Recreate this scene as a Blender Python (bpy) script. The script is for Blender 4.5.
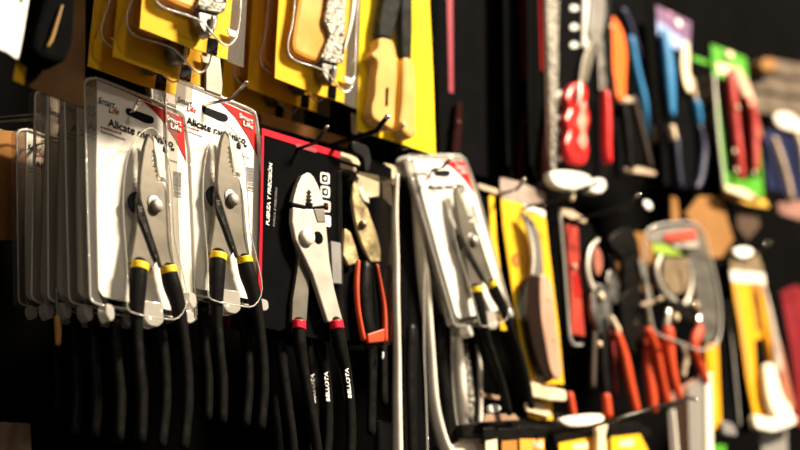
import bpy, bmesh, math, random
from mathutils import Vector, Matrix
random.seed(7)
for o in list(bpy.data.objects): bpy.data.objects.remove(o)
S = bpy.context.scene
COL = S.collection
# ---------------------------------------------------------------- camera
F_PX = 1500.0
HEAD, PITCH, ROLL = math.radians(42.3), math.radians(19.7), math.radians(1.4)
Fv = Vector((math.cos(HEAD)*math.cos(PITCH), math.sin(HEAD)*math.cos(PITCH), math.sin(PITCH)))
R0 = Vector((math.sin(HEAD), -math.cos(HEAD), 0))
U0 = R0.cross(Fv)
Rv = R0*math.cos(ROLL) - U0*math.sin(ROLL)
Uv = Rv.cross(Fv)
def ray(px, py): return Fv + Rv*((px-400)/F_PX) - Uv*((py-225)/F_PX)
YF = -0.15                                   # plane of the foremost cards; the pegboard is Y = 0
_d = ray(145, 200)*0.9
CAM = Vector((0, YF-_d.y, 1.35))
cd = bpy.data.cameras.new('camera'); cam = bpy.data.objects.new('camera', cd); COL.objects.link(cam)
cam.matrix_world = Matrix(((Rv.x,Uv.x,-Fv.x,CAM.x),(Rv.y,Uv.y,-Fv.y,CAM.y),(Rv.z,Uv.z,-Fv.z,CAM.z),(0,0,0,1)))
cd.sensor_width = 36; cd.lens = F_PX/800*36; cd.clip_start = 0.02; cd.clip_end = 30
cd.dof.use_dof = True; cd.dof.focus_distance = 0.94; cd.dof.aperture_fstop = 4.0
S.camera = cam
# ---------------------------------------------------------------- world, lamps, exposure
w = bpy.data.worlds.new('world'); S.world = w; w.use_nodes = True
w.node_tree.nodes['Background'].inputs[0].default_value = (1.0, 0.86, 0.70, 1)
w.node_tree.nodes['Background'].inputs[1].default_value = 0.06
def lamp(name, loc, target, size, power, color=(1, 0.86, 0.66)):
    l = bpy.data.lights.new(name, 'AREA'); l.shape = 'RECTANGLE'; l.size = size[0]; l.size_y = size[1]
    l.energy = power; l.color = color
    o = bpy.data.objects.new(name, l); COL.objects.link(o); o.location = loc
    o.rotation_euler = (Vector(target)-Vector(loc)).to_track_quat('-Z', 'Y').to_euler()
    return o
lamp('fill_lamp', (1.75, -1.75, 3.4), (0.9, -0.15, 1.6), (0.5, 0.25), 105)
lamp('fill_lamp', (-0.3, -2.6, 2.6), (0.9, -0.15, 1.6), (0.3, 0.2), 3.5)  # weak fill added from the left, not an actual ceiling lamp
S.view_settings.view_transform = 'Standard'; S.view_settings.look = 'None'
S.view_settings.gamma = 1; S.view_settings.use_curve_mapping = False
S.view_settings.exposure = 1.3
# ---------------------------------------------------------------- pixel -> point on a wall-parallel plane
def P(px, py, Y=YF):
    r = ray(px, py); return CAM + r*((Y-CAM.y)/r.y)
def depth(p): return (p-CAM).dot(Fv)
# ---------------------------------------------------------------- materials
MATS = {}
def mat(name, col, rough=0.5, metal=0.0, var=0.10, scale=60, bump=0.0, spec=0.22, coat=0.0, emit=None, stretch=None):
    if name in MATS: return MATS[name]
    m = bpy.data.materials.new(name); m.use_nodes = True; n = m.node_tree.nodes; L = m.node_tree.links
    b = n['Principled BSDF']
    tc = n.new('ShaderNodeTexCoord'); mp = n.new('ShaderNodeMapping'); L.new(tc.outputs['Object'], mp.inputs[0])
    if stretch: mp.inputs['Scale'].default_value = stretch
    no = n.new('ShaderNodeTexNoise'); no.inputs['Scale'].default_value = scale; no.inputs['Detail'].default_value = 4
    L.new(mp.outputs[0], no.inputs[0])
    cr = n.new('ShaderNodeMapRange'); cr.inputs[1].default_value = 0.3; cr.inputs[2].default_value = 0.7
    cr.inputs[3].default_value = 1-var; cr.inputs[4].default_value = 1+var
    L.new(no.outputs['Fac'], cr.inputs[0])
    mx = n.new('ShaderNodeVectorMath'); mx.operation = 'SCALE'; mx.inputs[0].default_value = col[:3]
    L.new(cr.outputs[0], mx.inputs['Scale']); L.new(mx.outputs[0], b.inputs['Base Color'])
    rr = n.new('ShaderNodeMath'); rr.operation = 'MULTIPLY'; rr.inputs[1].default_value = rough
    L.new(cr.outputs[0], rr.inputs[0]); L.new(rr.outputs[0], b.inputs['Roughness'])
    b.inputs['Metallic'].default_value = metal; b.inputs['Specular IOR Level'].default_value = spec
    b.inputs['Coat Weight'].default_value = coat; b.inputs['Coat Roughness'].default_value = 0.1
    if bump:
        bp = n.new('ShaderNodeBump'); bp.inputs['Strength'].default_value = bump; bp.inputs['Distance'].default_value = 0.002
        L.new(no.outputs['Fac'], bp.inputs['Height']); L.new(bp.outputs[0], b.inputs['Normal'])
    MATS[name] = m; return m
def plastic(name, tint=(1,1,1), gloss=0.18, white=0.0, scale=35, bump=0.3, rough=0.08):
    """clear moulded plastic: see-through with reflections, optionally a little milky"""
    m = bpy.data.materials.new(name); m.use_nodes = True; n = m.node_tree.nodes; L = m.node_tree.links
    n.remove(n['Principled BSDF']); out = n['Material Output']
    tr = n.new('ShaderNodeBsdfTransparent'); tr.inputs[0].default_value = (*tint, 1)
    gl = n.new('ShaderNodeBsdfGlossy'); gl.inputs['Roughness'].default_value = rough
    tc = n.new('ShaderNodeTexCoord'); no = n.new('ShaderNodeTexNoise'); no.inputs['Scale'].default_value = scale
    L.new(tc.outputs['Object'], no.inputs[0])
    bp = n.new('ShaderNodeBump'); bp.inputs['Strength'].default_value = bump; bp.inputs['Distance'].default_value = 0.003
    L.new(no.outputs['Fac'], bp.inputs['Height']); L.new(bp.outputs[0], gl.inputs['Normal'])
    fr = n.new('ShaderNodeLayerWeight'); fr.inputs[0].default_value = 0.35; L.new(bp.outputs[0], fr.inputs['Normal'])
    mr = n.new('ShaderNodeMapRange'); mr.inputs[3].default_value = gloss*0.35; mr.inputs[4].default_value = min(1, gloss*3)
    L.new(fr.outputs['Facing'], mr.inputs[0])
    m1 = n.new('ShaderNodeMixShader'); L.new(mr.outputs[0], m1.inputs[0]); L.new(tr.outputs[0], m1.inputs[1]); L.new(gl.outputs[0], m1.inputs[2])
    last = m1
    if white:
        df = n.new('ShaderNodeBsdfDiffuse'); df.inputs[0].default_value = (0.85,0.82,0.76,1)
        m2 = n.new('ShaderNodeMixShader'); m2.inputs[0].default_value = white
        L.new(m1.outputs[0], m2.inputs[1]); L.new(df.outputs[0], m2.inputs[2]); last = m2
    L.new(last.outputs[0], out.inputs['Surface']); MATS[name] = m; return m
WHITE = mat('white_card', (0.86,0.84,0.79), 0.6, var=0.02, spec=0.2)
BLACKC = mat('black_card', (0.0045,0.0045,0.0048), 1.0, var=0.15, spec=0.0)
RED = mat('red_print', (0.40,0.014,0.012), 0.55, var=0.05, spec=0.05)
CRIM = mat('crimson_print', (0.52,0.006,0.022), 0.5, var=0.05, spec=0.05)
YEL = mat('yellow_card', (0.82,0.47,0.022), 0.55, var=0.05, spec=0.06)
BYEL = mat('bright_yellow_card', (0.86,0.64,0.012), 0.55, var=0.04, spec=0.06)
OCHRE = mat('ochre_print', (0.70,0.32,0.015), 0.55, var=0.08, spec=0.06)
INK = mat('black_ink', (0.012,0.012,0.014), 0.7, var=0.05, spec=0.02)
WINK = mat('white_ink', (0.85,0.85,0.82), 0.5, var=0.03)
GINK = mat('grey_ink', (0.25,0.24,0.23), 0.6, var=0.05)
STEEL = mat('brushed_steel', (0.155,0.14,0.115), 0.42, 0.6, var=0.08, scale=70, bump=0.08)
DSTEEL = mat('dark_steel', (0.16,0.15,0.14), 0.4, 0.9, var=0.3, scale=120, bump=0.3)
SATIN = mat('satin_steel', (0.43,0.405,0.35), 0.45, 0.4, var=0.08, scale=70, bump=0.1)
CHROME = mat('chrome', (0.80,0.76,0.70), 0.16, 1.0, var=0.05)
GRIP = mat('black_grip', (0.0055,0.005,0.0045), 0.38, var=0.2, scale=150, bump=0.1, spec=0.07)
BAND = mat('yellow_band', (0.85,0.58,0.02), 0.4, var=0.05)
RBAND = mat('red_band', (0.70,0.015,0.04), 0.35, var=0.05)
WIRE = mat('dark_wire', (0.05,0.048,0.045), 0.3, 0.9, var=0.1)
ORANGE = mat('orange_grip', (0.80,0.13,0.012), 0.4, var=0.08, bump=0.05)
REDG = mat('red_grip', (0.66,0.02,0.02), 0.3, var=0.1, bump=0.1)
REDO = mat('orange_red_grip', (0.55,0.06,0.016), 0.45, var=0.1, bump=0.1)
BLUE = mat('blue_grip', (0.02,0.17,0.38), 0.4, var=0.1)
NAVY = mat('navy_grip', (0.008,0.010,0.035), 0.45, var=0.15)
TAN = mat('tan_grip', (0.62,0.38,0.09), 0.45, var=0.12, scale=40, bump=0.2)
AMBER = mat('amber_grip', (0.72,0.33,0.05), 0.3, var=0.15, scale=40, bump=0.3, coat=0.6)
GREEN = mat('green_print', (0.06,0.27,0.012), 0.55, var=0.08)
LIME = mat('lime_print', (0.30,0.46,0.05), 0.45, var=0.08)
PURPLE = mat('purple_print', (0.16,0.09,0.17), 0.4, var=0.15)
LBLUE = mat('pale_blue_print', (0.28,0.36,0.60), 0.45, var=0.12)
CREAM = mat('cream_plastic', (0.75,0.62,0.42), 0.4, var=0.1)
BEIGE = mat('beige_plastic', (0.50,0.38,0.27), 0.4, var=0.15)
PINKW = mat('rosy_wood', (0.56,0.33,0.24), 0.4, var=0.22, scale=40, bump=0.1, stretch=(3,3,0.5))
BROWN = mat('dark_brown_wood', (0.016,0.008,0.005), 0.8, var=0.25, scale=60, spec=0.02)
CARDB = mat('kraft_board', (0.24,0.11,0.028), 0.8, var=0.18, scale=25)
CRINK = mat('crinkled_foil', (0.17,0.16,0.14), 0.3, 0.7, var=0.6, scale=300, bump=1.0)
MILK = mat('milky_plastic', (0.85,0.79,0.68), 0.3, var=0.12, scale=50, bump=0.2, coat=0.5)
GREYP = mat('grey_plastic', (0.22,0.21,0.20), 0.4, var=0.12)
CLEAR = plastic('clear_blister', (0.95,0.94,0.92), 0.035, bump=0.25)
CLEARE = plastic('clear_blister_edge', (0.72,0.69,0.65), 0.12, 0.07, bump=0.3, scale=60)
RIM = plastic('clear_rim', (0.80,0.78,0.74), 0.35, 0.42, bump=0.8, scale=150)
# ---------------------------------------------------------------- object helpers
ORG = {}
def tag(o, label=None, cat=None, group=None, kind=None):
    if label: o['label'] = label
    if cat: o['category'] = cat
    if group: o['group'] = group
    if kind: o['kind'] = kind
    return o
def thing(name, label, cat, org, group=None):
    o = bpy.data.objects.new(name, None); COL.objects.link(o); o.empty_display_size = 0.01
    o.location = org; ORG[o.name] = Vector(org); return tag(o, label, cat, group)
def link(name, bm, m, parent=None, smooth=None, bev=0, org=None):
    """one mesh object; vertices arrive in world space"""
    o0 = ORG[parent.name] if parent else (Vector(org) if org is not None else sum((v.co for v in bm.verts), Vector())/max(1,len(bm.verts)))
    bmesh.ops.recalc_face_normals(bm, faces=bm.faces)
    for v in bm.verts: v.co -= o0
    me = bpy.data.meshes.new(name); bm.to_mesh(me); bm.free(); me.materials.append(m)
    o = bpy.data.objects.new(name, me); COL.objects.link(o)
    ORG[o.name] = o0
    if parent: o.parent = parent
    else: o.location = o0
    if bev:
        md = o.modifiers.new('bevel', 'BEVEL'); md.width = bev; md.segments = 2; md.limit_method = 'ANGLE'; md.angle_limit = math.radians(40)
    if smooth:
        for p in me.polygons: p.use_smooth = True
    return o
def spline(pts, closed=True, k=4):
    out = []; n = len(pts)
    rng = range(n) if closed else range(n-1)
    g = lambda i: pts[i % n] if closed else pts[max(0, min(n-1, i))]
    for i in rng:
        p0, p1, p2, p3 = g(i-1), g(i), g(i+1), g(i+2)
        for j in range(k):
            t = j/k
            out.append(tuple(0.5*((2*b)+(-a+c)*t+(2*a-5*b+4*c-d)*t*t+(-a+3*b-3*c+d)*t**3) for a, b, c, d in zip(p0, p1, p2, p3)))
    if not closed: out.append(tuple(pts[-1]))
    return out
def roundc(pts, r=5):
    """round the corners of a pixel polygon"""
    out = []; n = len(pts)
    for i in range(n):
        a, b, c = Vector(pts[i-1]), Vector(pts[i]), Vector(pts[(i+1) % n])
        u, v = (a-b), (c-b); ru = min(r, u.length*0.45); rv = min(r, v.length*0.45)
        p, q = b+u.normalized()*ru, b+v.normalized()*rv
        for j in range(5):
            t = j/4; out.append(tuple(p*(1-t)**2 + b*2*t*(1-t) + q*t*t))
    return out
def prism_bm(pts, Y, t, bm=None, dome=0):
    """px outline at plane Y (front face), t thick towards the wall"""
    bm = bm or bmesh.new()
    fr = [bm.verts.new(P(x, y, Y)) for x, y in pts]
    bk = [bm.verts.new(v.co + Vector((0, t, 0))) for v in fr]
    n = len(fr)
    if dome:
        c = sum((v.co for v in fr), Vector())/n
        inn = [bm.verts.new(v.co.lerp(c, 0.22)+Vector((0,-dome,0))) for v in fr]
        for i in range(n): bm.faces.new((fr[i], fr[(i+1) % n], inn[(i+1) % n], inn[i]))
        bm.faces.new(inn)
    else: bm.faces.new(fr)
    bm.faces.new(bk[::-1])
    for i in range(n): bm.faces.new((fr[i], bk[i], bk[(i+1) % n], fr[(i+1) % n]))
    return bm
def prism(name, pts, Y, t, m, parent=None, bev=0, dome=0, smooth=False):
    return link(name, prism_bm(pts, Y, t, dome=dome), m, parent, bev=bev, smooth=smooth)
def flat(name, pts, Y, m, parent, t=0.0002): return prism(name, pts, Y, t, m, parent)
def sweep(path, radii, seg=10, bm=None, closed=False, flat=1.0):
    """round tube through world points, rounded ends"""
    bm = bm or bmesh.new(); n = len(path); rings = []
    for i in range(n):
        a = path[(i-1) % n] if (closed or i > 0) else path[0]
        b = path[(i+1) % n] if (closed or i < n-1) else path[-1]
        t = (b-a).normalized()
        side = t.cross(Vector((0, 1, 0)))
        if side.length < 0.15: side = t.cross(Vector((0, 0, 1)))
        side.normalize(); up = side.cross(t).normalized()
        rings.append([bm.verts.new(path[i] + side*math.cos(2*math.pi*k/seg)*radii[i] + up*math.sin(2*math.pi*k/seg)*radii[i]*flat) for k in range(seg)])
    for i in range(n if closed else n-1):
        r1, r2 = rings[i], rings[(i+1) % n]
        for k in range(seg): bm.faces.new((r1[k], r1[(k+1) % seg], r2[(k+1) % seg], r2[k]))
    if not closed: bm.faces.new(rings[0][::-1]); bm.faces.new(rings[-1])
    return bm
def grip_bm(pts, Y, bm=None, flat=1.0, seg=12, round_end=True):
    """pts: (px, py, half width px[, Y offset]) -> tapering round handle"""
    q = [(p[0], p[1], p[2], p[3] if len(p) > 3 else 0.0) for p in pts]
    q = spline(q, closed=False, k=5)
    path = [P(x, y, Y+dy) for x, y, h, dy in q]
    rad = [h*depth(p)/F_PX for (x, y, h, dy), p in zip(q, path)]
    if round_end:
        for sgn, idx in ((1, -1), (-1, 0)):
            e = path[idx]; pr = path[-2] if idx == -1 else path[1]; d = (e-pr).normalized(); r = rad[idx]
            add = [(e+d*r*math.sin(a), r*math.cos(a)) for a in (0.5, 0.95, 1.3)]
            if idx == -1: path += [a[0] for a in add]; rad += [a[1] for a in add]
            else: path = [a[0] for a in add][::-1]+path; rad = [a[1] for a in add][::-1]+rad
    return sweep(path, rad, seg, bm, flat=flat)
def grip(name, pts, Y, m, parent=None, flat=1.0, **k): return link(name, grip_bm(pts, Y, flat=flat, **k), m, parent, smooth=True)
def disc(name, px, py, rpx, Y, t, m, parent, dome=0.5, seg=24, stretch=(1,1)):
    """round domed head facing the aisle"""
    c = P(px, py, Y); r = rpx*depth(c)/F_PX; bm = bmesh.new(); rs = []
    for rr, yy in ((1, t), (1, 0), (0.92, -t*dome*0.5), (0.7, -t*dome), (0.35, -t*dome*1.25)):
        rs.append([bm.verts.new(c+Vector((math.cos(a)*r*rr*stretch[0], yy, math.sin(a)*r*rr*stretch[1]))) for a in [2*math.pi*k/seg for k in range(seg)]])
    for a, b in zip(rs, rs[1:]):
        for k in range(seg): bm.faces.new((a[k], a[(k+1) % seg], b[(k+1) % seg], b[k]))
    bm.faces.new(rs[0][::-1]); bm.faces.new(rs[-1])
    return link(name, bm, m, parent, smooth=True)
def rimring(name, pts, Y, rpx, m, parent, bead=0.0, step=2.0, closed=True):
    """bead of plastic running round a px outline"""
    w3 = [P(x, y, Y) for x, y in pts]; dense = []
    n = len(w3)
    for i in range(n if closed else n-1):
        a, b = w3[i], w3[(i+1) % n]; k = max(1, int((b-a).length/(step*0.0006)))
        for j in range(k): dense.append(a.lerp(b, j/k))
    if not closed: dense.append(w3[-1])
    r0 = rpx*depth(w3[0])/F_PX
    rad = [r0*(1+(bead if i % 2 else -bead)) for i in range(len(dense))]
    return link(name, sweep(dense, rad, 6, closed=closed), m, parent, smooth=True)
def shellbox(name, pts, Y, d, m, parent, front=True, back=False):
    """thin tray: side wall of an outline from Y to Y+d, with an optional front sheet"""
    bm = bmesh.new(); fr = [bm.verts.new(P(x, y, Y)) for x, y in pts]
    c = sum((v.co for v in fr), Vector())/len(fr)
    bk = [bm.verts.new(v.co + (v.co-c)*0.02 + Vector((0, d, 0))) for v in fr]; n = len(fr)
    for i in range(n): bm.faces.new((fr[i], bk[i], bk[(i+1) % n], fr[(i+1) % n]))
    if front: bm.faces.new(fr)
    if back: bm.faces.new(bk[::-1])
    return link(name, bm, m, parent)
FONT_CACHE = {}
def text(name, s, p0, p1, Y, m, parent, hpx=None, t=0.0002, bold=0.0, shear=0.0):
    """words along the px baseline p0 -> p1, lying on plane Y"""
    cu = bpy.data.curves.new('lettering', 'FONT'); cu.body = s; cu.extrude = 0.0; cu.offset = bold; cu.shear = shear; cu.size = 1
    ob = bpy.data.objects.new('lettering', cu); COL.objects.link(ob)
    bpy.context.view_layer.update()
    me = bpy.data.meshes.new_from_object(ob.evaluated_get(bpy.context.evaluated_depsgraph_get()))
    bpy.data.objects.remove(ob); bpy.data.curves.remove(cu)
    W = max(v.co.x for v in me.vertices); H = max(v.co.y for v in me.vertices)
    a, b = P(*p0, Y), P(*p1, Y); ex = (b-a)/W; L = (b-a).length
    ey = Vector((-ex.z, 0, ex.x))
    if hpx is not None:
        ey = ey.normalized()*(hpx*depth(a)/F_PX/H)
    bm = bmesh.new(); bm.from_mesh(me)
    for v in bm.verts: v.co = a + ex*v.co.x + ey*v.co.y
    ge = bmesh.ops.extrude_face_region(bm, geom=list(bm.faces))
    for v in [g for g in ge['geom'] if isinstance(g, bmesh.types.BMVert)]: v.co.y -= t
    bpy.data.meshes.remove(me)
    return link(name, bm, m, parent)
def dashes(name, p0, p1, hpx, n, Y, m, parent):
    """a line of print too small to read: short uneven strokes"""
    bm = bmesh.new()
    for i in range(n):
        a, b = i/n, (i+random.uniform(0.6, 0.9))/n; h = hpx*random.uniform(0.6, 1)
        x0, y0, x1, y1 = p0[0]+(p1[0]-p0[0])*a, p0[1]+(p1[1]-p0[1])*a, p0[0]+(p1[0]-p0[0])*b, p0[1]+(p1[1]-p0[1])*b
        prism_bm([(x0,y0-h),(x1,y1-h),(x1,y1),(x0,y0)], Y, 0.0002, bm)
    return link(name, bm, m, parent)
def kids(o): return [c for c in bpy.data.objects if c.parent == o]
def clone(root, to, tilt=0, yaw=0, label=None, group=None, skip=()):
    """copy of a thing with its parts and sub-parts, its origin moved to the point `to`"""
    r = root.copy(); COL.objects.link(r); r.location = to; r.rotation_euler = (0, math.radians(tilt), math.radians(yaw))
    if label: r['label'] = label
    if group: r['group'] = group
    for ch in kids(root):
        if ch.name.split('.')[0] in skip: continue
        c = ch.copy(); COL.objects.link(c); c.parent = r
        for g in kids(ch):
            d = g.copy(); COL.objects.link(d); d.parent = c
    return r
def hook(label, elbow, mid, tip, rpx=2.0, m=WIRE, Y=YF-0.012, ball=False, back=0.0, lift=0.010, group=None):
    """wire display prong from the pegboard, past its packs, with an upturned end"""
    mY = Y; E = P(*elbow, mY+0.008); M = P(*mid, mY-0.004); T = P(*tip, mY-0.012)
    r = rpx*depth(M)/F_PX
    B = Vector((E.x-0.004, -0.003, E.z+lift))
    t = thing('display_hook', label, 'hook', B, group)
    pts = [B, B.lerp(E, 0.5), E, M, M.lerp(T, 0.15), M.lerp(T, 0.6), T]
    link('prong', sweep(pts, [r]*len(pts), 10), m, t, smooth=True)
    bm = bmesh.new()
    bmesh.ops.create_uvsphere(bm, u_segments=12, v_segments=8, radius=r*1.25, matrix=Matrix.Translation(T))
    link('end_cap', bm, CHROME, t, smooth=True)
    bm = bmesh.new()
    bmesh.ops.create_cube(bm, size=1, matrix=Matrix.Translation((B.x, -0.0025, B.z)) @ Matrix.Diagonal((0.022, 0.003, 0.05, 1)))
    link('back_plate', bm, m, t, bev=0.0008)
    return t
# ================================================================ the setting
def box(name, x0, x1, y0, y1, z0, z1, m, kind='structure'):
    bm = bmesh.new(); bmesh.ops.create_cube(bm, size=1, matrix=Matrix.Translation(((x0+x1)/2, (y0+y1)/2, (z0+z1)/2)) @ Matrix.Diagonal((x1-x0, y1-y0, z1-z0, 1)))
    o = link(name, bm, m, None); o['kind'] = kind; return o
def pegboard():
    m = mat('pegboard', (0.0032,0.0031,0.003), 1.0, var=0.15, scale=20, spec=0.0)
    n = m.node_tree.nodes; L = m.node_tree.links; b = n['Principled BSDF']
    tc = n.new('ShaderNodeTexCoord'); v = n.new('ShaderNodeVectorMath'); v.operation = 'MODULO'
    ad = n.new('ShaderNodeVectorMath'); ad.operation = 'ADD'; ad.inputs[1].default_value = (10, 10, 10); L.new(tc.outputs['Object'], ad.inputs[0])
    L.new(ad.outputs[0], v.inputs[0]); v.inputs[1].default_value = (0.025, 0.025, 0.025)
    d = n.new('ShaderNodeVectorMath'); d.operation = 'DISTANCE'; sx = n.new('ShaderNodeSeparateXYZ'); cx = n.new('ShaderNodeCombineXYZ')
    L.new(v.outputs[0], sx.inputs[0]); L.new(sx.outputs[0], cx.inputs[0]); L.new(sx.outputs[2], cx.inputs[2])
    L.new(cx.outputs[0], d.inputs[0]); d.inputs[1].default_value = (0.0125, 0, 0.0125)
    g = n.new('ShaderNodeMath'); g.operation = 'GREATER_THAN'; g.inputs[1].default_value = 0.003; L.new(d.outputs['Value'], g.inputs[0])
    bp = n.new('ShaderNodeBump'); bp.inputs['Distance'].default_value = 0.002; L.new(g.outputs[0], bp.inputs['Height']); L.new(bp.outputs[0], b.inputs['Normal'])
    return m
wall = box('wall_back', -0.6, 5.0, 0.0, 0.02, 0.0, 3.2, pegboard())
floor = box('floor', -2.0, 5.0, -3.5, 0.0, -0.02, 0.0, mat('dark_floor', (0.03,0.026,0.022), 0.5, var=0.2, scale=8))

# ================================================================ white carded pliers (the left stack)
def make_white_pack():
    Y = YF
    t = thing('plier_pack', 'frontmost white carded plier of the left stack, red upper corner and yellow grip bands', 'plier pack', P(97, 80, Y), 'white carded pliers')
    card = [(97,80),(141,99),(183,117),(186,140),(189,180),(192,240),(194,315),(140,304),(112,299),(103,296),(98,288),(96,200)]
    prism('card', card, Y, 0.0007, WHITE, t)
    # red corner with the brand mark
    c = kids(t)[0]
    flat('corner_print', [(143,101),(183,117.5),(186.3,161),(176,140),(162,119),(152,109)], Y-0.0004, RED, c)
    text('corner_lettering', 'Smart', (166,119.5), (181,126), Y-0.0008, WINK, c, 5.5, bold=0.02)
    text('corner_lettering', 'Life', (170,127.5), (181,132), Y-0.0008, WINK, c, 5.5, bold=0.02)
    # hanging slot, seen dark
    flat('hang_slot', roundc([(126,107),(154,117),(154,123.5),(147,123.5),(126,114)], 4), Y-0.0005, INK, c)
    text('logo', 'Smart', (97.5,103), (115,108.5), Y-0.0004, INK, c, 7.5, shear=0.35)
    text('logo', 'Life', (108,112), (119,115), Y-0.0004, RED, c, 7, shear=0.35)
    text('title', 'Alicate mecánico', (108,126), (173,147.5), Y-0.0004, INK, c, 8.5, bold=0.012)
    text('size_mark', '8 "', (163,151), (174,155), Y-0.0004, INK, c, 7, bold=0.03)
    dashes('fine_print', (101,127.5), (122,134.5), 2.0, 9, Y-0.0004, RED, c)
    dashes('fine_print', (101,132), (126,140.5), 2.0, 11, Y-0.0004, GINK, c)
    dashes('fine_print', (169,160), (178,163), 1.4, 5, Y-0.0004, GINK, c)
    # barcode
    bm = bmesh.new()
    for i, (a, h) in enumerate([(0,.9),(1.6,.5),(2.8,1),(4.6,.6),(6.2,1.1),(8,.5),(9.4,.9),(11.2,.6),(12.6,1.1),(14.2,.5),(16,.9),(18,.6),(20,1.1),(22,.6),(24,.9)]):
        y0 = 171+a; prism_bm([(173.5,y0),(181.5,y0+1.6),(181.5,y0+1.6+h),(173.5,y0+h)], Y-0.0004, 0.0002, bm)
    link('barcode', bm, GINK, c)
    # clamshell: sides running back from the card, beaded lip, front sheet
    out = roundc([(84,80),(96,77.5),(184,113),(190,150),(194,240),(196,322),(140,311),(104,306),(90,301),(87,200)], 6)
    sh = shellbox('clamshell', out, Y-0.001, 0.006, CLEARE, t, front=False)
    prism('flange', roundc([(84,81),(97,78),(97,200),(99,296),(104,304),(90,301),(87,200)],4), Y-0.0005, 0.0006, CLEARE, sh)
    rimring('lip', out, Y-0.001, 1.2, RIM, sh)
    rimring('beaded_lip', out, Y+0.0055, 1.7, RIM, sh, bead=0.35)
    # blister bubble over the tool
    bub = spline([(151,128),(141,133),(131,147),(125,172),(123,205),(125,240),(127,270),(127,300),(131,312),(160,318),(178,318),(187,300),(182,270),(175,240),(173,205),(171,175),(165,146),(158,133)], k=3)
    b = shellbox('blister', bub, Y-0.0135, 0.013, CLEAR, t)
    rimring('blister_edge', bub, Y-0.0135, 0.7, RIM, b)
    for pts in ([(144,300),(163,303),(164,322),(158,327),(149,325),(144,318)], [(183,309),(194,312),(195,321),(190,324),(184,320)], [(106,303),(114,306),(115,318),(111,322),(106,314)]):
        prism('foot', roundc(pts, 3), Y-0.009, 0.008, RIM, t, bev=0.0006)
    # the plier
    Yp = Y-0.0095
    main = [(151,132),(147.5,137),(144.5,146),(142.5,158),(140.5,172),(139.5,188),(140.5,200),(145,214),(151,234),(157,252),(161,266),(176,272),(173,250),(171,230),(169.5,208),(168,197),(165.5,186),(162.5,181),(158.5,180.5),(157,176),(158.5,174),(155.5,171.5),(157,169),(154,167),(155.8,164.5),(153,162),(155,160),(152.6,157.5),(154.6,155),(152.8,152),(154.8,150),(154,140)]
    prism('main_lever', main, Yp-0.001, 0.0035, STEEL, t, bev=0.0009)
    sec = [(153,135),(157,140),(160.5,150),(163.5,162),(167,174),(166,180.5),(158.5,179),(156.5,168),(156,158),(154,148)]
    prism('jaw', sec, Yp+0.001, 0.003, SATIN, t, bev=0.0007)
    prism('jaw_recess', [(157,176),(166.5,178),(165.6,181.8),(158,180)], Yp+0.0002, 0.001, DSTEEL, t)
    prism('second_lever', [(139,190),(141,206),(146,222),(152,240),(157,262),(151,269),(130,263),(133,248),(136,230),(137,215),(136,200)], Yp+0.001, 0.0035, STEEL, t, bev=0.0009)
    prism('lever_gap', [(137.5,203),(144,206),(150,224),(161,262),(160,268),(153,252),(145,230),(139,216)], Yp-0.0004, 0.001, mat('black_oxide', (0.012,0.011,0.01), 0.3, 0.2, var=0.3, scale=200, bump=0.35), t)
    prism('recess', spline([(129,198),(132,193),(137,192),(138,203),(137,213),(133,211),(130,205)], k=3), Yp+0.003, 0.002, BLACKC, t, bev=0.0005)
    disc('pivot_slot', 154.8, 204, 9.5, Yp-0.0012, 0.0008, DSTEEL, t)
    disc('pivot_bolt', 157.5, 205.5, 7.0, Yp-0.003, 0.0018, SATIN, t, dome=0.9)
    g1 = grip('grip', [(139.5,266,9.5),(138,285,9.8),(137,305,8.5),(137,330,6.5),(139,365,6.3),(142,400,6.5),(141,438,6)], Yp, GRIP, t, flat=0.75)
    g2 = grip('grip', [(168.5,271,9),(172,285,10),(178,305,8.5),(183,335,7),(187,370,6.5),(187.5,405,6.5),(184,444,6)], Yp, GRIP, t, flat=0.75)
    grip('grip_band', [(140,263,9.9),(139.4,270,10.2)], Yp, BAND, t, flat=0.75, round_end=False)
    grip('grip_band', [(168,266,9.2),(169.5,273,9.9)], Yp, BAND, t, flat=0.75, round_end=False)
    return t
PK = make_white_pack()
def at(px, py, Y): return P(px, py, Y)
WG = 'white carded pliers'
clone(PK, P(176,80,YF), 0, label='white carded slip joint plier right of the left stack, chrome hook through its slot', group=WG)
clone(PK, P(163,84,YF+0.021), 0, label='white carded plier behind the right-hand one of the two front white packs', group=WG)
clone(PK, P(77,84,YF+0.021), 0, label='white carded plier second in the left stack, just behind the frontmost', group=WG)
clone(PK, P(61,87,YF+0.042), 1.2, label='white carded plier third in the left stack, its clear edge tilted outwards', group=WG)
clone(PK, P(48,92,YF+0.063), 2.2, label='white carded plier hindmost of the tight left stack, leaning to the left', group=WG)
FP = clone(PK, P(27,131,YF+0.095), 0, label='dim white carded plier at the far left, hanging lower behind the stack', group=WG)
A1 = clone(PK, P(413,158,YF), -17, label='white carded plier hanging askew left of the yellow knife card', group=WG)
A2 = clone(PK, P(405,161,YF+0.020), -17, label='white carded plier behind the askew one, only its clear edge showing', group=WG)

FP.scale = (0.84, 0.84, 0.84)
A1.scale = A2.scale = (0.92, 0.92, 0.92)

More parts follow.
